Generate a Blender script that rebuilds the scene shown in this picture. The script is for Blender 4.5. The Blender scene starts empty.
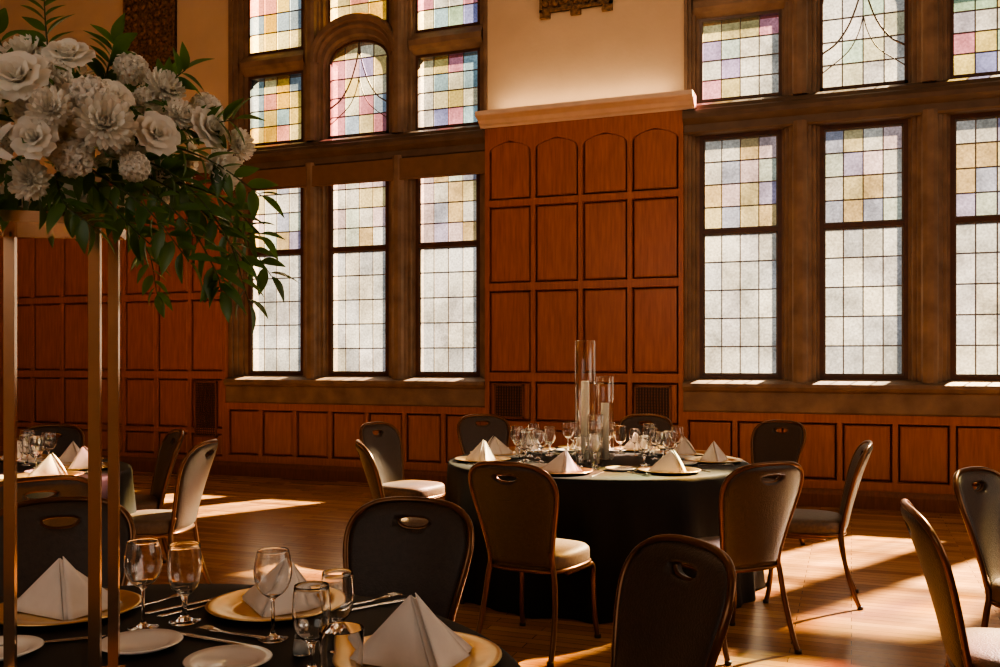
import bpy, bmesh, math, random
from mathutils import Vector, Matrix
random.seed(7)
TH = math.radians(20.7)
CT, ST = math.cos(TH), math.sin(TH)
def plan(a, b):
    """floor-plan axes of the furniture layout (turned 20.7 deg from the window wall)"""
    return (a*CT - b*ST, a*ST + b*CT)

# ------------------------------------------------------------------ materials
def new_mat(name):
    m = bpy.data.materials.new(name); m.use_nodes = True
    nt = m.node_tree; nt.nodes.clear()
    return m, nt, nt.nodes.new('ShaderNodeOutputMaterial')
def N(nt, t, **kw):
    n = nt.nodes.new(t)
    for k, v in kw.items(): setattr(n, k, v)
    return n
def simple(name, col, rough=0.5, metal=0.0, noise=0.0, nscale=20, bump=0.0, bscale=80, coat=0.0, sheen=0.0, stretch=(1,1,1), col2=None, spec=0.5):
    m, nt, out = new_mat(name)
    p = N(nt, 'ShaderNodeBsdfPrincipled')
    p.inputs['Base Color'].default_value = (*col, 1); p.inputs['Roughness'].default_value = rough
    p.inputs['Metallic'].default_value = metal; p.inputs['Coat Weight'].default_value = coat
    p.inputs['Sheen Weight'].default_value = sheen
    p.inputs['Specular IOR Level'].default_value = spec
    tc = N(nt, 'ShaderNodeTexCoord'); mp = N(nt, 'ShaderNodeMapping')
    mp.inputs['Scale'].default_value = stretch
    nt.links.new(tc.outputs['Object'], mp.inputs['Vector'])
    if noise or col2:
        nz = N(nt, 'ShaderNodeTexNoise'); nz.inputs['Scale'].default_value = nscale; nz.inputs['Detail'].default_value = 6
        nt.links.new(mp.outputs[0], nz.inputs['Vector'])
        cr = N(nt, 'ShaderNodeValToRGB')
        cr.color_ramp.elements[0].position = 0.3; cr.color_ramp.elements[1].position = 0.7
        a = col if not col2 else col2
        cr.color_ramp.elements[0].color = (*[c*(1-noise) for c in a], 1)
        cr.color_ramp.elements[1].color = (*[min(1, c*(1+noise)) for c in col], 1)
        nt.links.new(nz.outputs['Fac'], cr.inputs[0]); nt.links.new(cr.outputs[0], p.inputs['Base Color'])
    if bump:
        nb = N(nt, 'ShaderNodeTexNoise'); nb.inputs['Scale'].default_value = bscale; nb.inputs['Detail'].default_value = 4
        nt.links.new(mp.outputs[0], nb.inputs['Vector'])
        b = N(nt, 'ShaderNodeBump'); b.inputs['Strength'].default_value = bump; b.inputs['Distance'].default_value = 0.01
        nt.links.new(nb.outputs['Fac'], b.inputs['Height']); nt.links.new(b.outputs[0], p.inputs['Normal'])
    nt.links.new(p.outputs[0], out.inputs[0])
    return m

M = {}
M['wood'] = simple('oak_panelling', (0.38,0.128,0.043), 0.30, noise=0.06, nscale=5, stretch=(9,9,0.8), col2=(0.29,0.090,0.030), bump=0.10, bscale=20)
M['wood_dark'] = simple('oak_trim', (0.18,0.062,0.024), 0.4, noise=0.2, nscale=6, stretch=(9,9,1))
M['sash'] = simple('window_sash_wood', (0.070,0.029,0.016), 0.4, noise=0.2, nscale=12)
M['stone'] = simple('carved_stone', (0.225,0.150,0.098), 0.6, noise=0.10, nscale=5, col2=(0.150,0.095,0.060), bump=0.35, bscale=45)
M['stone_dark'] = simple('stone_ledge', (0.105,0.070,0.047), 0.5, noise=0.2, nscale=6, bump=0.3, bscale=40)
M['plaster'] = simple('cream_plaster', (0.60,0.46,0.31), 0.85, noise=0.05, nscale=3, bump=0.15, bscale=30)
M['cornice'] = simple('cornice_paint', (0.68,0.53,0.42), 0.5, noise=0.06, nscale=8)
M['lead'] = simple('lead_came', (0.15,0.13,0.11), 0.5, metal=0.3, noise=0.1)
M['grille'] = simple('vent_grille_metal', (0.05,0.032,0.022), 0.5, metal=0.4, noise=0.1)
M['blind'] = simple('blind_fabric', (0.17,0.095,0.05), 0.8, noise=0.1, nscale=10)
M['gilt'] = simple('gilded_relief', (0.20,0.11,0.045), 0.6, metal=0.2, noise=0.5, nscale=28, bump=0.9, bscale=30, col2=(0.05,0.028,0.015))
M['fabric'] = simple('chair_back_upholstery', (0.040,0.026,0.019), 0.42, noise=0.18, nscale=60, bump=0.3, bscale=150, sheen=0.03)
M['seatfab'] = simple('chair_seat_upholstery', (0.13,0.082,0.05), 0.5, noise=0.18, nscale=60, bump=0.3, bscale=150, sheen=0.04)
M['bronze'] = simple('bronze_frame', (0.17,0.085,0.043), 0.28, metal=0.85, noise=0.1)
M['cloth'] = simple('black_tablecloth', (0.006,0.0055,0.006), 0.65, noise=0.2, nscale=40, bump=0.15, bscale=300, spec=0.3)
M['napkin'] = simple('linen_napkin', (0.85,0.79,0.74), 0.85, noise=0.03, nscale=30, bump=0.2, bscale=500)
M['goldplate'] = simple('gold_charger', (0.76,0.53,0.24), 0.3, metal=0.9, noise=0.08, nscale=30)
M['china'] = simple('white_china', (0.80,0.78,0.74), 0.12, noise=0.02)
M['steel'] = simple('polished_cutlery', (0.62,0.60,0.57), 0.2, metal=1.0, noise=0.05)
M['gold'] = simple('brushed_gold_stand', (0.70,0.47,0.31), 0.2, metal=0.97, noise=0.1, nscale=12)
def leafy(name,col,tcol,fac,noise=.1,ns=25,rough=.5):
    m,nt,out=new_mat(name)
    tc=N(nt,'ShaderNodeTexCoord'); nz=N(nt,'ShaderNodeTexNoise'); nz.inputs['Scale'].default_value=ns
    nt.links.new(tc.outputs['Object'],nz.inputs['Vector'])
    mr=N(nt,'ShaderNodeMapRange'); mr.inputs['From Min'].default_value=.3; mr.inputs['From Max'].default_value=.7
    mr.inputs['To Min'].default_value=1-noise; mr.inputs['To Max'].default_value=1+noise*.6; nt.links.new(nz.outputs[0],mr.inputs[0])
    vm=N(nt,'ShaderNodeVectorMath',operation='SCALE'); vm.inputs[0].default_value=col; nt.links.new(mr.outputs[0],vm.inputs['Scale'])
    p=N(nt,'ShaderNodeBsdfPrincipled'); p.inputs['Roughness'].default_value=rough; nt.links.new(vm.outputs[0],p.inputs['Base Color'])
    t=N(nt,'ShaderNodeBsdfTranslucent'); t.inputs[0].default_value=(*tcol,1)
    mx=N(nt,'ShaderNodeMixShader'); mx.inputs[0].default_value=fac
    nt.links.new(p.outputs[0],mx.inputs[1]); nt.links.new(t.outputs[0],mx.inputs[2]); nt.links.new(mx.outputs[0],out.inputs[0]); return m
M['petal'] = leafy('white_petal',(0.95,0.92,0.84),(.94,.91,.82),.28,.03)
M['petal2'] = leafy('cream_petal',(0.95,0.88,0.72),(.94,.87,.70),.28,.04)
M['leaf'] = leafy('leaf_green',(0.075,0.16,0.048),(.20,.38,.07),.35,.4,14,.35)
M['stem'] = simple('stem_green', (0.07,0.10,0.035), 0.6, noise=0.1)
M['wax'] = simple('candle_wax', (0.88,0.82,0.70), 0.5, noise=0.03)
M['ceil'] = simple('ceiling_plaster', (0.3,0.22,0.15), 0.9, noise=0.05)

def glass_mat(name, rough=0.0, col=(1,1,1)):
    m, nt, out = new_mat(name)
    g = N(nt, 'ShaderNodeBsdfGlass'); g.inputs['IOR'].default_value = 1.45; g.inputs['Roughness'].default_value = rough
    g.inputs['Color'].default_value = (*col,1)
    nz = N(nt,'ShaderNodeTexNoise'); nz.inputs['Scale'].default_value=30
    b = N(nt,'ShaderNodeBump'); b.inputs['Strength'].default_value=0.02
    nt.links.new(nz.outputs[0], b.inputs['Height']); nt.links.new(b.outputs[0], g.inputs['Normal'])
    nt.links.new(g.outputs[0], out.inputs[0]); return m
M['glass'] = glass_mat('clear_glassware')
def thin_glass():
    m, nt, out = new_mat('thin_clear_glass')
    t = N(nt,'ShaderNodeBsdfTransparent'); t.inputs[0].default_value=(0.96,0.95,0.93,1)
    g = N(nt,'ShaderNodeBsdfGlossy'); g.inputs['Roughness'].default_value=0.10
    lw = N(nt,'ShaderNodeLayerWeight'); lw.inputs['Blend'].default_value=0.25
    ma = N(nt,'ShaderNodeMath',operation='MULTIPLY_ADD'); ma.inputs[1].default_value=.75; ma.inputs[2].default_value=.07
    nt.links.new(lw.outputs['Facing'], ma.inputs[0])
    mx = N(nt,'ShaderNodeMixShader')
    nt.links.new(ma.outputs[0], mx.inputs[0]); nt.links.new(t.outputs[0], mx.inputs[1]); nt.links.new(g.outputs[0], mx.inputs[2])
    nt.links.new(mx.outputs[0], out.inputs[0]); return m
M['thin'] = thin_glass()

def pane_mat():
    m, nt, out = new_mat('leaded_obscured_glass')
    at = N(nt,'ShaderNodeAttribute'); at.attribute_name='tint'
    tc = N(nt,'ShaderNodeTexCoord')
    nz = N(nt,'ShaderNodeTexNoise'); nz.inputs['Scale'].default_value=1.7; nz.inputs['Detail'].default_value=8; nz.inputs['Roughness'].default_value=.7
    nz2 = N(nt,'ShaderNodeTexNoise'); nz2.inputs['Scale'].default_value=45; nz2.inputs['Detail'].default_value=3
    nt.links.new(tc.outputs['Object'], nz.inputs['Vector']); nt.links.new(tc.outputs['Object'], nz2.inputs['Vector'])
    r1 = N(nt,'ShaderNodeMapRange'); r1.inputs['From Min'].default_value=0.38; r1.inputs['From Max'].default_value=0.60
    r1.inputs['To Min'].default_value=0.48; r1.inputs['To Max'].default_value=1.0
    r2 = N(nt,'ShaderNodeMapRange'); r2.inputs['From Min'].default_value=0.3; r2.inputs['From Max'].default_value=0.7
    r2.inputs['To Min'].default_value=0.62; r2.inputs['To Max'].default_value=1.1
    nt.links.new(nz.outputs[0], r1.inputs[0]); nt.links.new(nz2.outputs[0], r2.inputs[0])
    mu = N(nt,'ShaderNodeMath', operation='MULTIPLY'); nt.links.new(r1.outputs[0], mu.inputs[0]); nt.links.new(r2.outputs[0], mu.inputs[1])
    vm = N(nt,'ShaderNodeVectorMath', operation='SCALE'); nt.links.new(at.outputs['Color'], vm.inputs[0]); nt.links.new(mu.outputs[0], vm.inputs['Scale'])
    tl = N(nt,'ShaderNodeBsdfTranslucent'); tr = N(nt,'ShaderNodeBsdfTransparent')
    nt.links.new(vm.outputs[0], tl.inputs[0]); nt.links.new(vm.outputs[0], tr.inputs[0])
    mx = N(nt,'ShaderNodeMixShader'); mx.inputs[0].default_value=0.93
    nt.links.new(tl.outputs[0], mx.inputs[1]); nt.links.new(tr.outputs[0], mx.inputs[2])
    nt.links.new(mx.outputs[0], out.inputs[0]); return m
M['pane'] = pane_mat()

def floor_mat():
    m, nt, out = new_mat('oak_strip_floor')
    p = N(nt,'ShaderNodeBsdfPrincipled')
    tc = N(nt,'ShaderNodeTexCoord')
    br = N(nt,'ShaderNodeTexBrick')
    br.inputs['Scale'].default_value=1.0; br.inputs['Brick Width'].default_value=0.75; br.inputs['Row Height'].default_value=0.075
    br.inputs['Mortar Size'].default_value=0.0018; br.inputs['Color1'].default_value=(0.48,0.25,0.095,1); br.inputs['Color2'].default_value=(0.30,0.140,0.050,1)
    br.inputs['Mortar'].default_value=(0.06,0.028,0.012,1); br.offset=0.37
    nt.links.new(tc.outputs['Object'], br.inputs['Vector'])
    mp = N(nt,'ShaderNodeMapping'); mp.inputs['Scale'].default_value=(2,30,1); nt.links.new(tc.outputs['Object'], mp.inputs['Vector'])
    nz = N(nt,'ShaderNodeTexNoise'); nz.inputs['Scale'].default_value=2.0; nz.inputs['Detail'].default_value=6; nt.links.new(mp.outputs[0], nz.inputs['Vector'])
    mr = N(nt,'ShaderNodeMapRange'); mr.inputs['To Min'].default_value=0.7; mr.inputs['To Max'].default_value=1.3; nt.links.new(nz.outputs[0], mr.inputs[0])
    vm = N(nt,'ShaderNodeVectorMath', operation='SCALE'); nt.links.new(br.outputs['Color'], vm.inputs[0]); nt.links.new(mr.outputs[0], vm.inputs['Scale'])
    nt.links.new(vm.outputs[0], p.inputs['Base Color']); p.inputs['Roughness'].default_value=0.25
    b = N(nt,'ShaderNodeBump'); b.inputs['Strength'].default_value=0.12; b.inputs['Distance'].default_value=0.004
    nt.links.new(nz.outputs[0], b.inputs['Height']); nt.links.new(b.outputs[0], p.inputs['Normal'])
    nt.links.new(p.outputs[0], out.inputs[0]); return m
M['floor'] = floor_mat()

# ------------------------------------------------------------------ mesh builder
class MB:
    def __init__(s): s.v=[]; s.f=[]; s.m=[]; s.s=[]; s.mats=[]; s.tint=[]
    def mi(s, k):
        if k not in s.mats: s.mats.append(k)
        return s.mats.index(k)
    def add(s, vs, fs, mat, smooth=False, mtx=None, tint=None):
        o=len(s.v); i=s.mi(mat)
        if mtx is not None: vs=[mtx@Vector(p) for p in vs]
        s.v.extend([tuple(p) for p in vs])
        for f in fs:
            s.f.append(tuple(o+k for k in f)); s.m.append(i); s.s.append(smooth); s.tint.append(tint)
    def box(s,x0,x1,y0,y1,z0,z1,mat,mtx=None):
        vs=[(x,y,z) for x in (x0,x1) for y in (y0,y1) for z in (z0,z1)]
        s.add(vs,[(0,1,3,2),(4,6,7,5),(0,4,5,1),(2,3,7,6),(0,2,6,4),(1,5,7,3)],mat,mtx=mtx)
    def prism(s, poly, axis, a, b, mat, smooth=False):
        """extrude polygon along axis. x:(y,z) y:(x,z) z:(x,y)"""
        def P(p,t):
            return {'x':(t,p[0],p[1]),'y':(p[0],t,p[1]),'z':(p[0],p[1],t)}[axis]
        n=len(poly); vs=[P(p,a) for p in poly]+[P(p,b) for p in poly]
        fs=[(i,(i+1)%n,n+(i+1)%n,n+i) for i in range(n)]
        s.add(vs,fs+[tuple(range(n))[::-1],tuple(range(n,2*n))],mat,smooth)
    def lathe(s, prof, seg, mat, mtx=None, smooth=True):
        vs=[];n=len(prof)
        for j in range(seg):
            a=2*math.pi*j/seg
            for r,z in prof: vs.append((r*math.cos(a),r*math.sin(a),z))
        fs=[]
        for j in range(seg):
            k=(j+1)%seg
            for i in range(n-1): fs.append((j*n+i,k*n+i,k*n+i+1,j*n+i+1))
        s.add(vs,fs,mat,smooth,mtx)
    def tube(s, pts, r, mat, seg=8, mtx=None, close=False, sub=4, r1=None, sq=False):
        P=[Vector(p) for p in pts]
        if sub>1:
            Q=[];n=len(P); rng=range(n if close else n-1)
            for i in rng:
                p0=P[(i-1)%n] if (close or i>0) else P[0]*2-P[1]
                p1=P[i]; p2=P[(i+1)%n]; p3=P[(i+2)%n] if (close or i+2<n) else P[-1]*2-P[-2]
                for k in range(sub):
                    t=k/sub
                    Q.append(0.5*((2*p1)+(p2-p0)*t+(2*p0-5*p1+4*p2-p3)*t*t+(3*p1-p0-3*p2+p3)*t**3))
            if not close: Q.append(P[-1])
            P=Q
        n=len(P); vs=[]; up=None
        for i in range(n):
            if close: d=P[(i+1)%n]-P[i-1]
            else: d=P[min(i+1,n-1)]-P[max(i-1,0)]
            d.normalize()
            if up is None:
                up=Vector((0,0,1)) if abs(d.z)<0.9 else Vector((1,0,0))
            u=(up-d*up.dot(d)).normalized(); w=d.cross(u); up=u
            rr=r if r1 is None else r+(r1-r)*i/(n-1)
            for j in range(seg):
                a=2*math.pi*(j+0.5)/seg; vs.append(P[i]+rr*(u*math.cos(a)+w*math.sin(a)))
        fs=[]
        for i in range(n if close else n-1):
            k=(i+1)%n
            for j in range(seg):
                l=(j+1)%seg; fs.append((i*seg+j,i*seg+l,k*seg+l,k*seg+j))
        if not close: fs+= [tuple(range(seg))[::-1], tuple((n-1)*seg+j for j in range(seg))]
        s.add(vs,fs,mat,not sq,mtx)
    def mesh(s,name):
        me=bpy.data.meshes.new(name); me.from_pydata(s.v,[],s.f)
        for k in s.mats: me.materials.append(M[k])
        for p,mi,sm in zip(me.polygons,s.m,s.s): p.material_index=mi; p.use_smooth=sm
        if any(t is not None for t in s.tint):
            ca=me.color_attributes.new('tint','FLOAT_COLOR','CORNER')
            for p,t in zip(me.polygons,s.tint):
                c=t or (1,1,1)
                for li in p.loop_indices: ca.data[li].color=(*c,1)
        me.update(); return me
    def obj(s,name,loc=(0,0,0),rz=0):
        return put(s.mesh(name),name,loc,rz)
def put(me,name,loc=(0,0,0),rz=0,sc=1):
    o=bpy.data.objects.new(name,me); o.location=loc; o.rotation_euler=(0,0,rz); o.scale=(sc,sc,sc)
    bpy.context.scene.collection.objects.link(o); return o

# ------------------------------------------------------------------ room shell
XL,XR,YB,YF,ZC=-13.0,5.5,-4.0,9.5,7.2
PLx1=-7.14; PCx0,PCx1=-3.735,-1.588; PRx0=4.3
b=MB(); b.box(XL-.3,XR+.3,YB-.3,YF+.45,-.15,0,'floor'); b.obj('floor')
b=MB(); b.box(XL-.3,XR+.3,YB-.3,YF+.45,ZC,ZC+.2,'ceil'); b.obj('ceiling')
b=MB(); b.box(XL-.3,XL,YB,YF+.4,0,ZC,'plaster'); b.obj('wall_left')
b=MB(); b.box(XR,XR+.3,YB,YF+.4,0,ZC,'plaster'); b.obj('wall_right')
b=MB(); b.box(XL-.3,XR+.3,YB-.3,YB,0,ZC,'plaster'); b.obj('wall_front')
b=MB()
for x0,x1 in ((XL,PLx1-.0),(PCx0,PCx1),(PRx0,XR)): b.box(x0,x1,YF,YF+.3,0,ZC,'plaster')
for x0,x1 in ((PLx1,PCx0),(PCx1,PRx0)):
    b.box(x0,x1,YF,YF+.3,0,1.15,'plaster'); b.box(x0,x1,YF,YF+.3,6.35,ZC,'plaster')
b.obj('wall_back')

# wood panelling
YW=9.42
def raised(b,x0,x1,z0,z1,y=YW,mat='wood',arch=False):
    d=.024; m=.02; n=.035
    yb=y+d
    def ring(o,yy): return [(x0+o,yy,z0+o),(x1-o,yy,z0+o),(x1-o,yy,z1-o),(x0+o,yy,z1-o)]
    vs=ring(0,y)+ring(.008,yb)+ring(m,yb)+ring(n,yb-.008)
    fs=[]
    for k in range(3):
        for i in range(4): fs.append((k*4+i,k*4+(i+1)%4,(k+1)*4+(i+1)%4,(k+1)*4+i))
    fs.append((12,13,14,15)); b.add(vs,fs,mat)
    if arch:
        xm=(x0+x1)/2
        for sx in (-1,1):
            xe=x0 if sx<0 else x1
            pts=[(xe,z1),(xm,z1)]
            for k in range(13):
                t=k/12; x=xm+(xe-xm)*t; z=z1-.012-.065*t-.06*(1-math.sqrt(max(0,1-t**4)))
                pts.append((x,z))
            if sx>0: pts=pts[::-1]
            b.prism(pts,'y',y+.001,yb,mat)
def panelling(name,x0,x1,rows,ncol,ztop,y=YW,st=.045,grilles=()):
    b=MB(); ys=y+.024
    b.box(x0,x1,ys,YF,0,ztop,'wood')
    xs=[]; w=(x1-x0-st)/ncol
    for c in range(ncol): xs.append((x0+st+c*w, x0+c*w+w))
    for c in range(ncol+1): b.box(x0+c*w,x0+c*w+st,y,ys,.16,ztop,'wood')
    zs=[.16]+[v for r in rows for v in (r[0],r[1])]+[ztop]
    for i in range(0,len(zs),2):
        for (a,c) in xs: b.box(a,c,y,ys,zs[i],zs[i+1],'wood')
    for ri,r in enumerate(rows):
        for ci,(a,c) in enumerate(xs):
            raised(b,a,c,r[0],r[1],y,arch=(len(r)>2))
    for (a,c,z0,z1) in grilles:
        b.box(a,c,y+.008,y+.012,z0,z1,'grille')
        xx=a
        while xx<c-.01: b.box(xx,xx+.009,y-.006,y+.008,z0,z1,'wood_dark'); xx+=.03
        zz=z0
        while zz<z1-.005: b.box(a,c,y-.007,y+.008,zz,zz+.009,'grille'); zz+=.03
        for q in ((a,a+.02,z0,z1),(c-.02,c,z0,z1),(a,c,z0,z0+.02),(a,c,z1-.02,z1)):
            b.box(q[0],q[1],y-.012,y+.01,q[2],q[3],'wood_dark')
    return b.obj(name)
prow=[(.22,.66),(.74,1.17),(1.26,2.15),(2.23,3.06),(3.13,3.78,1)]
panelling('wall_panelling_centre',PCx0,PCx1,prow,4,3.93,grilles=((PCx0+.11,PCx0+.45,.77,1.14),(PCx1-.50,PCx1-.12,.77,1.14)))
panelling('wall_panelling_left',PLx1-11*.52,PLx1,[(.22,.50),(.50+.06,1.17),(1.26,2.15),(2.23,3.06),(3.13,3.5)],11,3.58,grilles=((PLx1-.45,PLx1-.12,.45,1.14),))
panelling('wall_panelling_right',PRx0,PRx0+1.1,prow,2,3.93)
panelling('wall_wainscot_left',PLx1,PCx0,[(.25,.80)],7,.88)
panelling('wall_wainscot_right',PCx1,PRx0,[(.25,.80)],12,.88)
b=MB(); prof=[(YF,0),(9.385,0),(9.385,.12),(9.40,.15),(9.405,.17),(YF,.17)]
b.prism(prof,'x',XL,XR,'wood_dark'); b.obj('baseboard_back')
def cornice(name,x0,x1,zt,mat,d=.17,h=.15):
    b=MB(); y=YW
    prof=[(YF,zt-h),(y-.01,zt-h),(y-.02,zt-h+.02),(y-.05,zt-h+.035),(y-.08,zt-h+.07),(y-.13,zt-h+.09),(y-d+.01,zt-h+.10),(y-d,zt-h+.11),(y-d,zt),(YF,zt)]
    b.prism(prof,'x',x0,x1,mat); return b.obj(name)
cornice('trim_1',PCx0-.05,PCx1+.12,4.07,'cornice')
cornice('trim_2',XL,PLx1+.03,3.68,'wood_dark',d=.1,h=.12)
cornice('trim_3',PRx0-.05,PRx0+1.15,4.07,'cornice')

GY=9.62
GL=[(-6.925,-6.14),(-5.795,-4.997),(-4.65,-3.86)]
GR=[(-1.448,-.645),(-.288,.501),(.862,1.65),(2.012,2.80),(3.162,3.95)]
def arch_pts(xc,hw,zs,rise,n=16):
    return [(xc-hw*math.cos(math.pi*k/n), zs+rise*math.sin(math.pi*k/n)**.9) for k in range(n+1)]
def stonework(name,bx0,bx1,G):
    b=MB()
    def mull(x0,x1,z0,z1,mat='stone'):
        w=(x1-x0)/2; c=(x0+x1)/2
        prof=[(-1,.30),(-1,.09),(-.86,.085),(-.80,.03),(-.62,.03),(-.58,.0),(-.42,-.01),(-.34,-.05),(-.14,-.07),(.14,-.07),(.34,-.05),(.42,-.01),(.58,.0),(.62,.03),(.80,.03),(.86,.085),(1,.09),(1,.30)]
        b.prism([(c+px*w,YF+py) for px,py in prof],'z',z0,z1,mat)
    def jamb(x0,x1,z0,z1,side):
        n=4
        for k in range(n):
            t0=k/n; t1=(k+1)/n
            y=YF-.02+.035*k
            if side<0: a,c=x0+(x1-x0)*t0,x0+(x1-x0)*t1
            else: a,c=x1-(x1-x0)*t1,x1-(x1-x0)*t0
            b.box(a,c,y,YF+.3,z0,z1,'stone')
    zt=6.35
    for z0,z1 in ((1.15,3.72),(3.98,zt)):
        jamb(bx0,G[0][0],z0,z1,-1); jamb(G[-1][1],bx1,z0,z1,1)
        for k in range(len(G)-1): mull(G[k][1],G[k+1][0],z0,z1)
    prof=[(YF,.88),(9.44,.88),(9.43,.90),(9.43,1.08),(9.40,1.10),(9.385,1.13),(9.39,1.165),(9.44,1.18),(9.60,1.215),(9.8,1.215),(9.8,.88)]
    b.prism(prof,'x',bx0,bx1,'stone')
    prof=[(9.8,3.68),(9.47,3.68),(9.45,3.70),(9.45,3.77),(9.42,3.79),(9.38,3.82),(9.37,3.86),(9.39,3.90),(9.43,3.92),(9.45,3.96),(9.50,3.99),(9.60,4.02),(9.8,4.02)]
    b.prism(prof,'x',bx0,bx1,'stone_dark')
    for k,g in enumerate(G):
        b.box(g[0]-.05,g[1]+.05,9.55,9.8,6.1,6.35,'stone')
        if k==1: continue
        prof=[(9.8,4.87),(9.59,4.87),(9.53,4.92),(9.50,4.96),(9.49,5.02),(9.53,5.07),(9.59,5.13),(9.8,5.13)]
        b.prism(prof,'x',g[0]-.05,g[1]+.05,'stone')
    xc=(G[1][0]+G[1][1])/2; hw=(G[1][1]-G[1][0])/2
    inn=arch_pts(xc,hw,4.88,.27); out=arch_pts(xc,hw+.17,4.92,.50)
    vs=[];n=len(inn)
    def mix(i,t): return (inn[i][0]*(1-t)+out[i][0]*t, inn[i][1]*(1-t)+out[i][1]*t)
    seq=[(0,9.8),(0,9.59),(.12,9.58),(.18,9.53),(.40,9.52),(.48,9.47),(.62,9.47),(.68,9.43),(.9,9.42),(1,9.47),(1,9.8)]
    for i in range(n):
        for t,y in seq:
            p=mix(i,t); vs.append((p[0],y,p[1]))
    m=len(seq); fs=[]
    for i in range(n-1):
        for k in range(m-1): fs.append((i*m+k,(i+1)*m+k,(i+1)*m+k+1,i*m+k+1))
    fs+= [tuple(range(m)), tuple((n-1)*m+k for k in range(m))]
    b.add(vs,fs,'stone')
    return b.obj(name)
stonework('trim_4',PLx1,PCx0,GL); stonework('trim_5',PCx1,PRx0,GR)

pale=[(.84,.82,.76),(.77,.77,.73),(.90,.86,.76),(.69,.69,.70),(.82,.79,.78),(.88,.82,.68),(.84,.83,.79)]
mid=[(.82,.68,.36),(.50,.44,.62),(.84,.80,.70),(.76,.56,.28),(.46,.48,.60),(.84,.80,.72),(.68,.74,.62),(.84,.80,.72),(.80,.62,.62)]
rich=[(.85,.52,.12),(.78,.32,.40),(.40,.60,.68),(.94,.84,.48),(.28,.30,.58),(.50,.70,.48),(.92,.74,.26),(.90,.88,.76),(.88,.86,.78),(.86,.82,.66),(.92,.86,.62),(.84,.80,.74),(.66,.62,.74)]
rich_l=[(.88,.52,.08),(.90,.66,.18),(.36,.52,.54),(.80,.32,.24),(.92,.78,.35),(.36,.46,.52),(.90,.72,.30)]
rich_p=[(.90,.88,.80),(.88,.84,.70),(.86,.84,.76),(.92,.82,.44),(.78,.36,.44),(.92,.88,.70),(.48,.38,.62),(.86,.72,.34),(.66,.78,.72)]
def grid(b,x0,x1,z0,z1,nc,nr,pal,came=.010):
    w=(x1-x0)/nc; h=(z1-z0)/nr
    for i in range(nc):
        for j in range(nr):
            c=random.choice(pal); k=random.uniform(.78,1.08); c=tuple(min(.97,q*k) for q in c)
            a=x0+i*w; d=z0+j*h
            b.add([(a,GY,d),(a+w,GY,d),(a+w,GY,d+h),(a,GY,d+h)],[(0,1,2,3)],'pane',tint=c)
    for i in range(1,nc): b.box(x0+i*w-came/2,x0+i*w+came/2,GY-.006,GY+.006,z0,z1,'lead')
    for j in range(1,nr): b.box(x0,x1,GY-.007,GY+.007,z0+j*h-came/2,z0+j*h+came/2,'lead')
def frame(b,x0,x1,z0,z1,f=.035,mat='sash',y0=GY-.035,y1=GY+.03):
    b.box(x0,x0+f,y0,y1,z0,z1,mat); b.box(x1-f,x1,y0,y1,z0,z1,mat)
    b.box(x0+f,x1-f,y0,y1,z0,z0+f,mat); b.box(x0+f,x1-f,y0,y1,z1-f,z1,mat)
wn=0
for bi,G in enumerate((GL,GR)):
    for wi,(x0,x1) in enumerate(G):
        wn+=1; b=MB(); z0,z1,zm=1.215,3.68,2.70; f=.038
        frame(b,x0,x1,z0,z1,f); b.box(x0+f,x1-f,GY-.04,GY+.03,zm-.022,zm+.022,'sash')
        grid(b,x0+f,x1-f,z0+f,zm-.022,4,5,pale); grid(b,x0+f,x1-f,zm+.022,z1-f,4,4,mid)
        frame(b,x0+f,x1-f,z0+f,zm-.022,.016,'lead',GY-.012,GY+.012)
        frame(b,x0+f,x1-f,zm+.022,z1-f,.016,'lead',GY-.012,GY+.012)
        b.obj('window_%d'%wn)
    for wi,(x0,x1) in enumerate(G):
        wn+=1; b=MB(); pal=rich if wi>=2 else (rich_l if bi==0 else rich_p)
        if wi!=1:
            for z0,z1,nr in ((4.02,4.87,4),(5.13,6.10,4)):
                frame(b,x0,x1,z0,z1,.03); grid(b,x0+.03,x1-.03,z0+.03,z1-.03,4,nr,pal)
        else:
            xc=(x0+x1)/2; hw=(x1-x0)/2
            b.box(x0,x0+.03,GY-.035,GY+.03,4.02,4.9,'sash'); b.box(x1-.03,x1,GY-.035,GY+.03,4.02,4.9,'sash'); b.box(x0,x1,GY-.035,GY+.03,4.02,4.05,'sash')
            ap=arch_pts(xc,hw-.015,4.88,.255)
            b.tube([(p[0],GY,p[1]) for p in ap],.02,'sash',seg=6,sub=1)
            grid(b,x0+.02,x1-.02,4.05,5.16,4,5,[(.90,.84,.62),(.80,.32,.38),(.92,.70,.28),(.46,.58,.74),(.92,.78,.42),(.84,.50,.54),(.46,.38,.66)] if bi==0 else pale+[(.60,.78,.62),(.88,.85,.62),(.90,.86,.60)])
            for sx in (-1,1):
                q=[(xc,5.12),(xc+sx*.03,4.92),(xc+sx*.12,4.66),(xc+sx*.24,4.48),(xc+sx*.37,4.39)]
                b.tube([(p[0],GY-.008,p[1]) for p in q],.010,'lead',seg=6)
                q=[(xc,4.72),(xc+sx*.04,4.56),(xc+sx*.14,4.38),(xc+sx*.37,4.20)]
                b.tube([(p[0],GY-.008,p[1]) for p in q],.006,'lead',seg=6)
            frame(b,x0,x1,5.30,6.10,.03); grid(b,x0+.03,x1-.03,5.33,6.07,3,3,pal)
        b.obj('window_%d'%wn)
b=MB(); b.prism([(9.46,3.45),(9.44,3.46),(9.44,3.68),(9.56,3.68),(9.56,3.46)],'x',PLx1+.02,PCx0-.0,'blind')
b.tube([(PLx1+.02,9.45,3.45),(PCx0,9.45,3.45)],.014,'blind',sub=1); b.obj('roller_blind')

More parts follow.
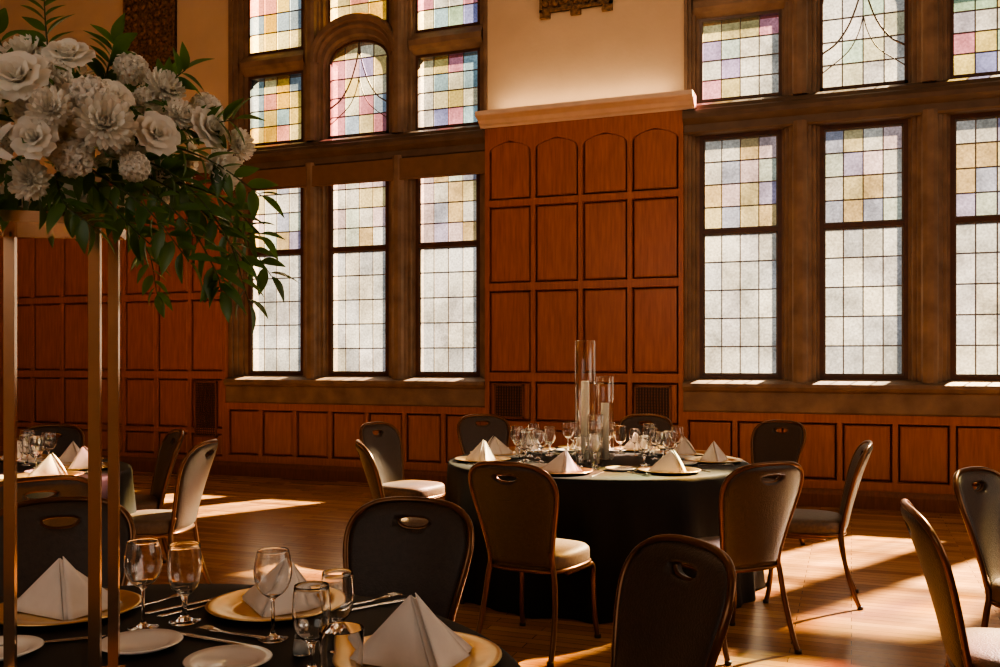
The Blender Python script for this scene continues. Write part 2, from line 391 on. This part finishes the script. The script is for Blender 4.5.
def plaque(name,x0,x1,z0,z1):
    b=MB(); b.box(x0,x1,YF-.03,YF,z0+.06,z1,'gilt')
    for k in range(3):
        xx=x0+(x1-x0)*(k/2)*.86; b.box(xx,xx+(x1-x0)*.14,YF-.045,YF,z0,z0+.09,'gilt')
    r=random.Random(3)
    nx,nz=7,9
    w=(x1-x0)/nx; h=(z1-z0-.1)/nz
    for i in range(nx):
        for j in range(nz):
            cx=x0+(i+.5)*w; cz=z0+.1+(j+.5)*h
            m=Matrix.Translation((cx,YF-.03,cz))@Matrix.Rotation(r.random()*3,4,'Y')@Matrix.Diagonal((w*.5,.03,h*r.uniform(.2,.5),1))
            b.lathe([(0,-1),(.7,-.7),(1,0),(.7,.7),(0,1)],8,'gilt',mtx=m)
    for q in ((x0,x0+.03,z0+.06,z1),(x1-.03,x1,z0+.06,z1),(x0,x1,z1-.03,z1),(x0,x1,z0+.06,z0+.09)):
        b.box(q[0],q[1],YF-.055,YF,q[2],q[3],'gilt')
    return b.obj(name)
plaque('carved_wall_plaque',-8.74,-7.93,5.05,6.2)
plaque('carved_wall_plaque',-3.12,-2.33,5.05,6.15)

# ------------------------------------------------------------------ chair
def chair_mesh():
    key=[(.012,.932),(.06,.931),(.11,.926),(.155,.914),(.190,.892),(.212,.862),(.222,.825),(.223,.785),(.216,.735),(.205,.68),(.192,.62),(.180,.56),(.170,.50),(.164,.45),(.162,.42)]
    key=[(x,z if z<.5 else .5+(z-.5)*.965) for x,z in key]
    ol=[]
    for i in range(len(key)-1):
        for k in range(2):
            t=k/2; ol.append((key[i][0]*(1-t)+key[i+1][0]*t,key[i][1]*(1-t)+key[i+1][1]*t))
    ol.append(key[-1])
    def yb(x,z): return -.205-(z-.42)*.20-.05*((z-.42)/.5)**2 + .035*(x/.22)**2
    nc=16; vs=[];fs=[]
    R=len(ol)
    def th(i,c):
        e=min(1,(ol[i][1]-.42)/.03+.4, (.925-ol[i][1])/.03)
        return .021*max(.25,min(1,e))*(1-abs(c)**6*.75)
    for side in (1,-1):
        for i in range(R):
            for j in range(nc+1):
                c=-1+2*j/nc; x=c*ol[i][0]; z=ol[i][1]
                vs.append((x,yb(x,z)+side*th(i,c),z))
    o=R*(nc+1)
    for i in range(R-1):
        for j in range(nc):
            a=i*(nc+1)+j
            fs.append((a,a+1,a+nc+2,a+nc+1)); fs.append((o+a,o+a+nc+1,o+a+nc+2,o+a+1))
    for i in range(R-1):
        for j,fl in ((0,0),(nc,1)):
            a=i*(nc+1)+j; c2=a+nc+1
            fs.append((a,c2,o+c2,o+a) if not fl else (a,o+a,o+c2,c2))
    for j in range(nc):
        fs.append((j,o+j,o+j+1,j+1)); a=(R-1)*(nc+1)+j; fs.append((a,a+1,o+a+1,o+a))
    t=MB(); t.add(vs,fs,'fabric',True); me=t.mesh('tmpback'); bo=put(me,'tmpback')
    bm=bmesh.new(); bm.from_mesh(me); bmesh.ops.recalc_face_normals(bm,faces=bm.faces); bm.to_mesh(me); bm.free()
    hole=[]
    for k in range(24):
        a=2*math.pi*k/24; x=.062*math.copysign(abs(math.cos(a))**.8,math.cos(a)); z=math.sin(a)
        z=.858+(.014*z if z>0 else .029*z); hole.append((x,z))
    c=MB(); c.prism(hole,'y',-.6,0,'bronze'); cme=c.mesh('tmpcut'); co=put(cme,'tmpcut')
    bm=bmesh.new(); bm.from_mesh(cme); bmesh.ops.recalc_face_normals(bm,faces=bm.faces); bm.to_mesh(cme); bm.free()
    md=bo.modifiers.new('b','BOOLEAN'); md.object=co; md.operation='DIFFERENCE'; md.solver='EXACT'
    dg=bpy.context.evaluated_depsgraph_get(); ev=bo.evaluated_get(dg).to_mesh()
    bv=[tuple(v.co) for v in ev.vertices]; bf=[tuple(p.vertices) for p in ev.polygons]
    bo.evaluated_get(dg).to_mesh_clear()
    bpy.data.objects.remove(bo); bpy.data.objects.remove(co)
    b=MB(); b.add(bv,bf,'fabric',True)
    b.tube([(x,yb(x,z),z) for x,z in hole],.008,'bronze',seg=6,close=True,sub=1)
    L=[(-x,z) for x,z in key[::-1]]; Rr=[(x,z) for x,z in key]
    b.tube([(x*1.02,yb(x,z),z+.004) for x,z in L+Rr],.0115,'bronze',seg=8,sub=2)
    def loop(s,z,n=32):
        out=[]
        for k in range(n):
            a=2*math.pi*k/n; cx=math.cos(a); sy=math.sin(a)
            x=math.copysign(abs(cx)**.62,cx); y=math.copysign(abs(sy)**.62,sy)
            w=.222+.012*y; out.append((x*w*s,y*.215*s+.0,z))
        return out
    L=[loop(.88,.395),loop(.97,.40),loop(1.0,.42),loop(1.0,.455),loop(.985,.472),loop(.93,.484),loop(.8,.491),loop(.5,.496),loop(.2,.498)]
    n=32; vs=[p for l in L for p in l]; fs=[]
    for i in range(len(L)-1):
        for k in range(n): fs.append((i*n+k,i*n+(k+1)%n,(i+1)*n+(k+1)%n,(i+1)*n+k))
    fs.append(tuple(range(n))[::-1]); fs.append(tuple((len(L)-1)*n+k for k in range(n)))
    b.add(vs,fs,'seatfab',True)
    b.tube([(p[0]*.99,p[1]*.99,.405) for p in loop(1,.4)],.011,'bronze',close=True,sub=1)
    for sx in (-1,1):
        b.tube([(sx*.165,yb(.16,.50),.50),(sx*.168,yb(.16,.42)-.0,.43),(sx*.178,-.19,.37),(sx*.19,-.205,.25),(sx*.20,-.245,.10),(sx*.205,-.285,.0)],.0135,'bronze',seg=8)
        b.tube([(sx*.20,-.10,.39),(sx*.215,.06,.392),(sx*.212,.155,.385),(sx*.205,.190,.33),(sx*.205,.195,.22),(sx*.21,.205,.10),(sx*.215,.225,.0)],.0135,'bronze',seg=8)
        for y,xx in ((-.285,.205),(.225,.215)):
            b.lathe([(0,0),(.017,0),(.017,.018),(0,.018)],10,'grille',Matrix.Translation((sx*xx,y,0)))
    return b.mesh('dining_chair')
CH=chair_mesh()
def chair(px,pz,fx,fz):
    l=math.hypot(fx,fz); fx/=l; fz/=l
    px+=.27*fx; pz+=.27*fz
    x,y=plan(px,pz); put(CH,'dining_chair',(x,y,0),TH+math.atan2(-fx,fz))
for c in [(.06,4.37,.5,.87),(1.23,4.37,-.4,.9),(2.07,5.42,-.95,.3),(2.15,7.2,-.75,-.65),(1.25,8.0,-.2,-1),(-.14,8.0,.3,-.95),
          (-.89,7.0,.85,-.5),(-.75,5.45,.97,.22),(-.31,3.10,-.35,-.94),(.44,2.40,-.91,-.41),(1.42,3.05,.985,-.30),(2.10,4.0,.6,-.8),
          (-3.24,6.7,.1,-1),(-2.23,6.24,-.85,-.5),(-1.78,5.46,-.985,.06),(-1.9,3.82,-.6,.8),(-1.47,3.10,.35,-.94)]:
    chair(*c)

# ------------------------------------------------------------------ tables
TZ=.76
def table_mesh(R=.93,seed=1):
    r=random.Random(seed); b=MB(); n=144; ph=[r.random()*6.28 for _ in range(4)]
    rings=[(0.02,TZ,0),(.5,TZ,0),(.9,TZ,0),(.985,TZ-.001,0),(1.0,TZ-.008,0),(1.006,TZ-.03,.05),(1.01,.6,.35),(1.02,.4,.7),(1.035,.2,.9),(1.05,.003,1.0)]
    vs=[];fs=[]
    for q,z,am in rings:
        for k in range(n):
            a=2*math.pi*k/n
            f=.022*math.sin(13*a+ph[0])+.018*math.sin(21*a+ph[1]+z)+.010*math.sin(34*a+ph[2])
            rr=R*q+f*am; vs.append((rr*math.cos(a),rr*math.sin(a),z))
    for i in range(len(rings)-1):
        for k in range(n): fs.append((i*n+k,i*n+(k+1)%n,(i+1)*n+(k+1)%n,(i+1)*n+k))
    fs.append(tuple(range(n)))
    b.add(vs,fs,'cloth',True); return b.mesh('banquet_table')
tabs=[(.62,5.95),(-.86,1.75),(-3.1,5.3),(2.95,2.75)]
for i,(a,c) in enumerate(tabs):
    x,y=plan(a,c); put(table_mesh(.95 if i==0 else .93,i),'banquet_table',(x,y,0),0)

def charger():
    b=MB(); b.lathe([(0,.004),(.105,.004),(.112,.002),(.118,.004),(.125,.010),(.172,.017),(.180,.016),(.176,.012),(.12,0),(0,0)],48,'goldplate')
    return b.mesh('charger_plate')
def bread():
    b=MB(); b.lathe([(0,.005),(.055,.005),(.062,.010),(.088,.016),(.091,.014),(.06,.0),(0,0)],40,'china'); return b.mesh('bread_plate')
def wine(kind):
    b=MB(); t=.0012
    if kind==0:
        foot=[(0,0),(.033,0),(.0345,.0012),(.033,.0022),(.018,.0045),(.008,.009),(.0042,.02),(.0038,.06),(.0042,.085),(.008,.0925)]
        bowl=[(.0165,.098),(.026,.105),(.034,.116),(.0395,.130),(.0425,.147),(.0418,.163),(.039,.180),(.036,.195),(.0352,.199)]; zb=.0965
    elif kind==1:
        foot=[(0,0),(.035,0),(.0365,.0012),(.035,.0025),(.020,.006),(.010,.012),(.006,.025),(.006,.05),(.010,.062)]
        bowl=[(.020,.070),(.029,.080),(.035,.094),(.0385,.112),(.0392,.130),(.038,.150),(.0362,.168),(.0352,.179)]; zb=.068
    else:
        foot=[(0,0),(.028,0),(.031,.001)]; bowl=[(.0325,.004),(.034,.02),(.036,.05),(.038,.09),(.039,.119)]; zb=.010
    inner=[(r-t,z+.0006) for r,z in bowl[::-1]]
    re,ze=bowl[-1]
    inner[0]=(re-t,ze-.0004)
    if kind==2: inner=[(r,max(z,zb)) for r,z in inner]
    o=foot+bowl+[(re-.0003,ze+.0006),(re-t+.0003,ze+.0006)]+inner+[(0,zb+.001)]
    b.lathe(o,32,'glass'); return b.mesh('wine_glass' if kind<2 else 'drinking_glass')
def napkin(seed=0,w=.14,h=.13):
    """standing pyramid fold: two soft leaves meeting in a front ridge"""
    r=random.Random(seed); b=MB()
    ap=Vector((r.uniform(-.025,.025),.01,h)); S=7; n=8
    def leaf(A,B,C,off,bul):
        nn=(B-A).cross(C-A).normalized()
        if nn.z<0: nn=-nn
        vs=[];fs=[]
        for lay in (0,1):
            for i in range(n+1):
                t=i/n
                for j in range(S+1):
                    s=j/S; p=A.lerp(B,t).lerp(A.lerp(C,t),s) if t>0 else A.copy()
                    p=p+nn*(off+bul*math.sin(math.pi*t)*math.sin(math.pi*s)+(.0025 if lay else 0)*(1))
                    p=p+Vector((0,0,.004*math.sin(s*9+seed)*t*(1 if t<1 else 0)))
                    vs.append(p)
        L=(n+1)*(S+1)
        for i in range(n):
            for j in range(S):
                a=i*(S+1)+j
                fs.append((a,a+1,a+S+2,a+S+1)); fs.append((L+a,L+a+S+1,L+a+S+2,L+a+1))
        for i in range(n):
            for j in (0,S):
                a=i*(S+1)+j; fs.append((a,a+S+1,L+a+S+1,L+a))
        for j in range(S):
            a=n*(S+1)+j; fs.append((a,a+1,L+a+1,L+a))
        b.add(vs,fs,'napkin',True)
    Lf=Vector((-w,.035,.001)); Fr=Vector((r.uniform(-.02,.02),-.105,.001)); Rt=Vector((w*.95,.02,.001)); Bk=Vector((.02,.09,.001))
    leaf(ap,Lf,Fr,0,.010); leaf(ap,Fr,Rt,0,.008)
    leaf(ap+Vector((0,.004,-.004)),Rt,Bk,0,-.006); leaf(ap+Vector((0,.004,-.004)),Bk,Lf,0,-.006)
    leaf(ap+Vector((.006,-.004,.003)),Fr+Vector((.01,-.012,.0)),Rt.lerp(Fr,.25)+Vector((.006,-.01,0)),.004,.008)
    return b.mesh('folded_napkin')
def flat(b,outl,th,curve):
    vs=[];n=len(outl)
    for y,w in outl:
        z=curve(y); vs+=[(-w,y,z),(w,y,z),(w*.7,y,z+th),(-w*.7,y,z+th)]
    fs=[]
    for i in range(n-1):
        for k in range(4): fs.append((i*4+k,i*4+(k+1)%4,(i+1)*4+(k+1)%4,(i+1)*4+k))
    fs+=[(0,1,2,3),tuple((n-1)*4+k for k in range(4))]
    b.add(vs,fs,'steel',True)
def fork():
    b=MB(); cv=lambda y:.001+.010*max(0,(y-.02))/.08*(1 if y<.08 else max(0,1-(y-.08)/.03)) 
    flat(b,[(-.10,.009),(-.09,.0105),(-.05,.006),(0,.004),(.035,.004),(.045,.010),(.055,.013),(.066,.013)],.003,cv)
    for k in range(4):
        x=-.0105+.007*k
        vs=[];pp=[(.064,.0022),(.085,.0018),(.105,.0008)]
        for y,w in pp: vs+=[(x-w,y,cv(y)),(x+w,y,cv(y)),(x+w,y,cv(y)+.003),(x-w,y,cv(y)+.003)]
        fs=[(i*4+k2,i*4+(k2+1)%4,(i+1)*4+(k2+1)%4,(i+1)*4+k2) for i in range(2) for k2 in range(4)]+[(8,9,10,11)]
        b.add(vs,fs,'steel')
    return b.mesh('dinner_fork')
def knife():
    b=MB(); flat(b,[(-.12,.008),(-.11,.0095),(-.05,.0075),(0,.0065),(.01,.009),(.06,.010),(.10,.008),(.12,.001)],.003,lambda y:.001); return b.mesh('dinner_knife')
CG,BR,W0,W1,W2,FK,KN=charger(),bread(),wine(0),wine(1),wine(2),fork(),knife()
NP=[napkin(1),napkin(2,.13,.125),napkin(3,.14,.135)]
def P3(a,c,z=TZ): x,y=plan(a,c); return (x,y,z)
def setting(tc,ang,rc=.68,third=False):
    a=math.radians(ang); ux,uz=math.cos(a),math.sin(a); tx,tz=-uz,ux
    rz=TH+a+math.pi/2
    cx,cz=tc[0]+ux*rc,tc[1]+uz*rc
    put(CG,'charger_plate',P3(cx,cz,TZ+.001),rz)
    put(random.choice(NP),'folded_napkin',P3(cx,cz,TZ+.0055),rz+random.uniform(-.5,.5),.95)
    def at(o,t): return P3(tc[0]+ux*o+tx*t,tc[1]+uz*o+tz*t,TZ+.001)
    put(W0,'wine_glass',at(rc-.22,.13),0,1.04); put(W1,'wine_glass',at(rc-.27,.03),0,1.05)
    if third: put(W0,'wine_glass',at(rc-.36,.10),0,.9)
    put(FK,'dinner_fork',at(rc,-.21),rz+math.pi); put(KN,'dinner_knife',at(rc,.21),rz+math.pi); put(BR,'bread_plate',at(rc-.20,-.19),0)
for an in (-112,-62,-8,28,60,92,124,152,184): setting(tabs[0],an,.73,True)
for an in (-20,16,52,88,124,160,-56,-92): setting(tabs[2],an)
fg=[(-1.10,2.36),(-.573,2.40),(-.175,1.97)]
for k,(a,c) in enumerate(fg):
    put(CG,'charger_plate',P3(a,c,TZ+.001),0)
    put(NP[k],'folded_napkin',P3(a,c,TZ+.0055),TH+(.25,-.3,.35)[k])
put(BR,'bread_plate',P3(-.80,2.07,TZ+.001)); put(BR,'bread_plate',P3(-.57,1.95,TZ+.001)); put(BR,'bread_plate',P3(-1.09,2.02,TZ+.001))
for a,c,k,s in ((-.852,2.22,W0,1.04),(-.77,2.27,W1,1.06),(-.52,2.13,W0,1.02),(-.385,1.90,W1,1.0),(-.30,1.76,W2,1.1),(-.36,2.06,W1,.95)):
    put(k,'wine_glass' if k!=W2 else 'drinking_glass',P3(a,c,TZ+.001),0,s)
for a,c,k,r in ((-.315,2.42,KN,-.9),(-.345,2.45,FK,-.9),(-.78,2.38,FK,-.75),(-.81,2.42,KN,-.75),(-1.02,2.10,KN,-1.2),(-.62,2.16,FK,1.2),(-.66,2.12,KN,1.1),(-.90,2.45,FK,-.6)):
    put(k,'dinner_fork' if k==FK else 'dinner_knife',P3(a,c,TZ+.002),TH+r)
def shaker():
    b=MB(); b.lathe([(0,0),(.018,0),(.021,.004),(.017,.03),(.014,.05),(.014,.053)],20,'glass'); b.lathe([(.015,.052),(.0155,.062),(.012,.072),(0,.075)],20,'steel'); b.lathe([(0,.003),(.016,.004),(.0145,.03),(0,.03)],16,'china'); return b.mesh('salt_shaker')
SH=shaker(); put(SH,'salt_shaker',P3(-.43,2.02,TZ+.001)); put(SH,'salt_shaker',P3(.50,5.75,TZ+.001))
def cyl(h,r,ch):
    b=MB(); b.lathe([(0,0),(r-.01,0),(r,.006),(r,h),(r-.002,h+.003),(r-.004,h)],40,'thin'); 
    b.lathe([(0,.005),(.026,.005),(.026,ch),(.023,ch+.004),(0,ch-.004)],24,'wax'); b.tube([(0,0,ch-.005),(.002,0,ch+.008)],.0015,'grille',sub=1); return b.mesh('candle_cylinder_vase')
for a,c,h,r,ch in ((.545,5.95,.76,.065,.50),(.675,5.98,.53,.055,.36),(.585,5.72,.30,.050,.18)):
    x,y=plan(a,c); put(cyl(h,r,ch),'candle_cylinder_vase',(x,y,TZ+.001))

# ------------------------------------------------------------------ flower stand
SC=(-.8455,1.751); sx_,sy_=plan(*SC); SRZ=TH+math.radians(13)
b=MB(); s=.095; pr=.0098; H0=TZ+.001; H1=1.655
for i in (-1,1):
    for j in (-1,1): b.box(i*s-pr,i*s+pr,j*s-pr,j*s+pr,H0,H1,'gold')
for z0,z1 in ((H0,H0+.02),(H1-.012,H1+.008)):
    b.box(-s-.02,s+.02,-s-.02,s+.02,z0,z1,'gold')
b.obj('gold_flower_stand',(sx_,sy_,0),SRZ)

rf=random.Random(21)
def petal(vs,fs,th0,ha,r0,ln,phi,curl,ns=5,nt=4):
    o=len(vs)
    for i in range(ns+1):
        s=i/ns
        rr=r0+ln*(math.sin(phi)*s+curl*s*s*s); zz=ln*(math.cos(phi)*s-curl*.7*s*s*s)
        w=ha*math.sqrt(max(.02,math.sin(math.pi*(.12+.80*s))))
        for j in range(nt+1):
            t=-1+2*j/nt
            a=th0+t*w*min(1,(.02/(rr+.004))); q=rr+.002*t*t
            vs.append((q*math.cos(a),q*math.sin(a),zz-.004*t*t))
    for i in range(ns):
        for j in range(nt):
            a=o+i*(nt+1)+j; fs.append((a,a+1,a+nt+2,a+nt+1))
def rose():
    vs=[];fs=[]
    for k,(n,r0,ln,phi,curl,ha) in enumerate([(3,.001,.030,.05,0,1.3),(4,.004,.034,.18,.03,1.25),(5,.006,.037,.40,.10,1.35),(6,.007,.040,.75,.18,1.5),(7,.006,.043,1.15,.20,1.6)]):
        for i in range(n): petal(vs,fs,2*math.pi*i/n+k*.7,ha,r0,ln,phi,curl)
    return vs,fs
def mum():
    vs=[];fs=[]
    for n,ln,phi in ((7,.020,.15),(10,.029,.45),(13,.036,.75),(15,.041,1.05),(15,.044,1.35),(13,.044,1.62)):
        for i in range(n): petal(vs,fs,2*math.pi*i/n+ln*190,.40,.003,ln*rf.uniform(.92,1.08),phi,-.15,ns=4,nt=2)
    return vs,fs
def lily():
    vs=[];fs=[]
    for i in range(6): petal(vs,fs,math.pi*i/3,.5,.004,.06,.75,.35,ns=6,nt=2)
    return vs,fs
def hydrangea():
    """ball of small four-petalled florets"""
    vs=[];fs=[]; n=46
    for i in range(n):
        z=1-1.35*i/(n-1); q=math.sqrt(max(0,1-z*z)); a=i*2.39996
        d=Vector((q*math.cos(a),q*math.sin(a),z)); R=d.to_track_quat('Z','Y').to_matrix().to_4x4()@Matrix.Rotation(i*1.1,4,'Z')
        T=Matrix.Translation(d*.034*rf.uniform(.93,1.05))@R
        lv=[];lf=[]
        for k in range(4):
            petal(lv,lf,k*math.pi/2,1.0,.0008,.011,1.25,-.05,ns=3,nt=2)
        o=len(vs); vs+=[T@Vector(p) for p in lv]; fs+=[tuple(o+x for x in f) for f in lf]
    return vs,fs
def leaf():
    vs=[];fs=[];n=6
    for i in range(n+1):
        s=i/n; w=.20*math.sin(math.pi*s**.8)**.9 if 0<i<n else .01
        z=-.25*s*s
        vs+=[(-w,s,z+.35*w),(0,s,z),(w,s,z+.35*w)]
    for i in range(n):
        a=i*3; fs+=[(a,a+1,a+4,a+3),(a+1,a+2,a+5,a+4)]
    return vs,fs
RO,MU,LI,HY,LF=rose(),mum(),lily(),hydrangea(),leaf()
F=MB(); C0=Vector((0,0,1.80))
def orient(p,d,sc,roll=None,ax='Z'):
    q=Vector(d).normalized().to_track_quat(ax,'Y' if ax=='Z' else 'Z').to_matrix().to_4x4()
    return Matrix.Translation(p)@q@Matrix.Rotation(rf.random()*6.28 if roll is None else roll,4,ax)@Matrix.Scale(sc,4)
def bloom(p,d,kind,sc):
    t={'r':RO,'m':MU,'l':LI,'h':HY}[kind]; F.add(t[0],t[1],'petal' if (kind!='r' or rf.random()<.6) else 'petal2',True,orient(p,d,sc))
def leafat(p,d,sc): F.add(LF[0],LF[1],'leaf',True,orient(p,d,sc,roll=rf.uniform(-.9,.9),ax='Y'))
ER=Vector((.25,.22,.135))
for dx,z,dy,k,sc in [(.055,1.862,-.22,'r',.95),(.186,1.795,-.20,'m',1.2),(.16,1.84,-.19,'h',.95),(-.06,1.885,-.17,'h',1.0),(.017,1.745,-.24,'l',.85),(.235,1.895,-.06,'m',.9),(.17,1.93,-.05,'h',.85),
                     (.34,1.745,-.06,'m',.95),(.31,1.82,-.05,'r',.8),(.11,1.81,-.23,'m',.9),(.06,1.70,-.20,'m',.85),(-.03,1.80,-.25,'h',1.0),(.0,1.94,-.10,'m',1.0),(.09,1.93,-.12,'r',.8),(-.07,1.72,-.22,'r',.85),(.13,1.74,-.19,'h',.9),(.25,1.79,-.14,'r',.75),(.29,1.87,.0,'h',.85),(.36,1.80,-.02,'m',.75),(-.01,1.97,.0,'r',.85),(.22,1.73,-.16,'h',.7),(.09,1.76,-.24,'r',.7),(.02,1.81,-.26,'m',.75),(.27,1.84,-.08,'m',.7)]:
    p=Vector((dx,dy,z)); bloom(p,(p-Vector((0.03,.10,1.72))),k,sc)
pl=[]
for _ in range(1200):
    a=rf.random()*6.28; zz=rf.uniform(-.55,1); q=math.sqrt(1-zz*zz)
    d=Vector((q*math.cos(a),q*math.sin(a),zz)); p=C0+Vector((d.x*ER.x,d.y*ER.y,d.z*ER.z))
    if len(pl)<70 and all((p-o).length>.050 for o in pl):
        pl.append(p); bloom(p,d,rf.choice('rrmmhhl'),rf.uniform(.6,.88))
for _ in range(400):
    a=rf.random()*6.28; zz=rf.uniform(-.9,1); q=math.sqrt(1-zz*zz)
    d=Vector((q*math.cos(a),q*math.sin(a),zz)); k=rf.uniform(.76,1.05); p=C0+Vector((d.x*ER.x,d.y*ER.y,d.z*ER.z))*k
    dd=d+Vector((rf.uniform(-.6,.6),rf.uniform(-.6,.6),rf.uniform(-.7,.5))); leafat(p,dd,rf.uniform(.04,.07))
def branch(pts,n,lsz=.055):
    P=[Vector(p) for p in pts]; F.tube(P,.0022,'stem',seg=5,sub=4,r1=.001)
    for i in range(n):
        t=(i+.5)/n*(len(P)-1); k=min(int(t),len(P)-2); f=t-k; p=P[k].lerp(P[k+1],f); d=(P[k+1]-P[k]).normalized()
        sd=d.cross(Vector((0,1,0)))*(1 if i%2 else -1)+Vector((0,rf.uniform(-.7,.4),rf.uniform(-.3,.2)))
        leafat(p,d*.7+sd*.8,lsz*rf.uniform(.75,1.15))
    leafat(P[-1],P[-1]-P[-2],lsz)
br=[[(.15,-.1,1.78),(.28,-.12,1.72),(.36,-.1,1.62),(.40,-.1,1.50)],[(.15,-.08,1.76),(.30,-.10,1.68),(.38,-.06,1.58)],[(.18,-.1,1.8),(.32,-.1,1.76),(.41,-.05,1.70)],
    [(.12,-.12,1.74),(.24,-.16,1.66),(.31,-.15,1.57)],[(.1,-.1,1.74),(.2,-.15,1.64),(.24,-.14,1.60)],[(.2,-.02,1.76),(.34,0,1.66),(.41,.02,1.56)],
    [(.05,-.1,1.9),(.04,-.1,1.98),(.045,-.12,2.05)],[(.12,-.05,1.9),(.14,-.05,1.98)],[(-.05,-.05,1.92),(-.08,-.05,2.02)],[(.2,-.05,1.88),(.27,-.05,1.93)],
    [(.25,-.05,1.82),(.36,-.05,1.84)],[(-.15,-.05,1.75),(-.32,-.1,1.68),(-.4,-.1,1.54)],[(-.2,-.02,1.8),(-.38,.02,1.72),(-.44,0,1.6)],[(0,.15,1.75),(.05,.33,1.66),(.06,.38,1.55)],
    [(-.02,-.2,1.72),(-.05,-.27,1.66)],[(.08,-.15,1.72),(.12,-.2,1.66),(.17,-.2,1.62)],[(.2,-.12,1.72),(.3,-.14,1.64),(.35,-.14,1.56),(.36,-.13,1.52)],[(.2,-.06,1.74),(.33,-.04,1.70),(.40,-.02,1.63)]]
for q in br: branch(q,6+4*len(q))
F.obj('floral_centerpiece',(sx_,sy_,0),TH)

# ------------------------------------------------------------------ light
def light(name,kind,loc,energy,col,size=1,rot=(0,0,0),sy=None):
    l=bpy.data.lights.new(name,kind); l.energy=energy; l.color=col
    if kind=='AREA':
        l.size=size
        if sy: l.shape='RECTANGLE'; l.size_y=sy
    elif kind=='POINT': l.shadow_soft_size=size
    o=bpy.data.objects.new(name,l); o.location=loc; o.rotation_euler=rot; bpy.context.scene.collection.objects.link(o); return o
sun=light('sun','SUN',(10,20,12),125,(1,.80,.55)); sun.data.angle=math.radians(2.0)
az,el=math.radians(28),math.radians(35)
dirv=Vector((-math.sin(az)*math.cos(el),-math.cos(az)*math.cos(el),-math.sin(el)))
sun.rotation_euler=dirv.to_track_quat('-Z','Y').to_euler()
for i,(x,y) in enumerate(((-2.0,6),(-8,5),(2.5,4),(-3,0))):
    light('added_ceiling_fill','POINT',(x,y,6.2),(62,18,38,22)[i],(1,.72,.46),.3)  # added warm fill points below the ceiling, no chandeliers hang here
light('added_side_fill','AREA',(5.4,3.5,3.0),70,(1,.88,.74),5,(math.radians(90),0,math.radians(90)),3)  # added area fill in front of the right wall, which has no window
light('added_rear_fill','AREA',(-3,-3.9,3.4),55,(1,.93,.82),6,(math.radians(90),0,0),3)  # added area fill behind the camera, the wall there is solid
light('cornice_uplight','AREA',(-2.66,9.36,4.10),6,(1,.66,.36),1.9,(math.radians(180-12),0,0),.08)
w=bpy.data.worlds.new('sky'); bpy.context.scene.world=w; w.use_nodes=True
bg=w.node_tree.nodes['Background']; bg.inputs[0].default_value=(.95,.96,.97,1); bg.inputs[1].default_value=.5

cam=bpy.data.cameras.new('camera'); co=bpy.data.objects.new('camera',cam); bpy.context.scene.collection.objects.link(co)
co.location=(0,0,1.4); co.rotation_euler=(math.pi/2,0,TH); cam.sensor_width=36; cam.lens=33.48; cam.shift_y=.0265; cam.clip_start=.05
bpy.context.scene.camera=co
vs=bpy.context.scene.view_settings; vs.view_transform='AgX'; vs.look='AgX - Medium High Contrast'; vs.exposure=.4
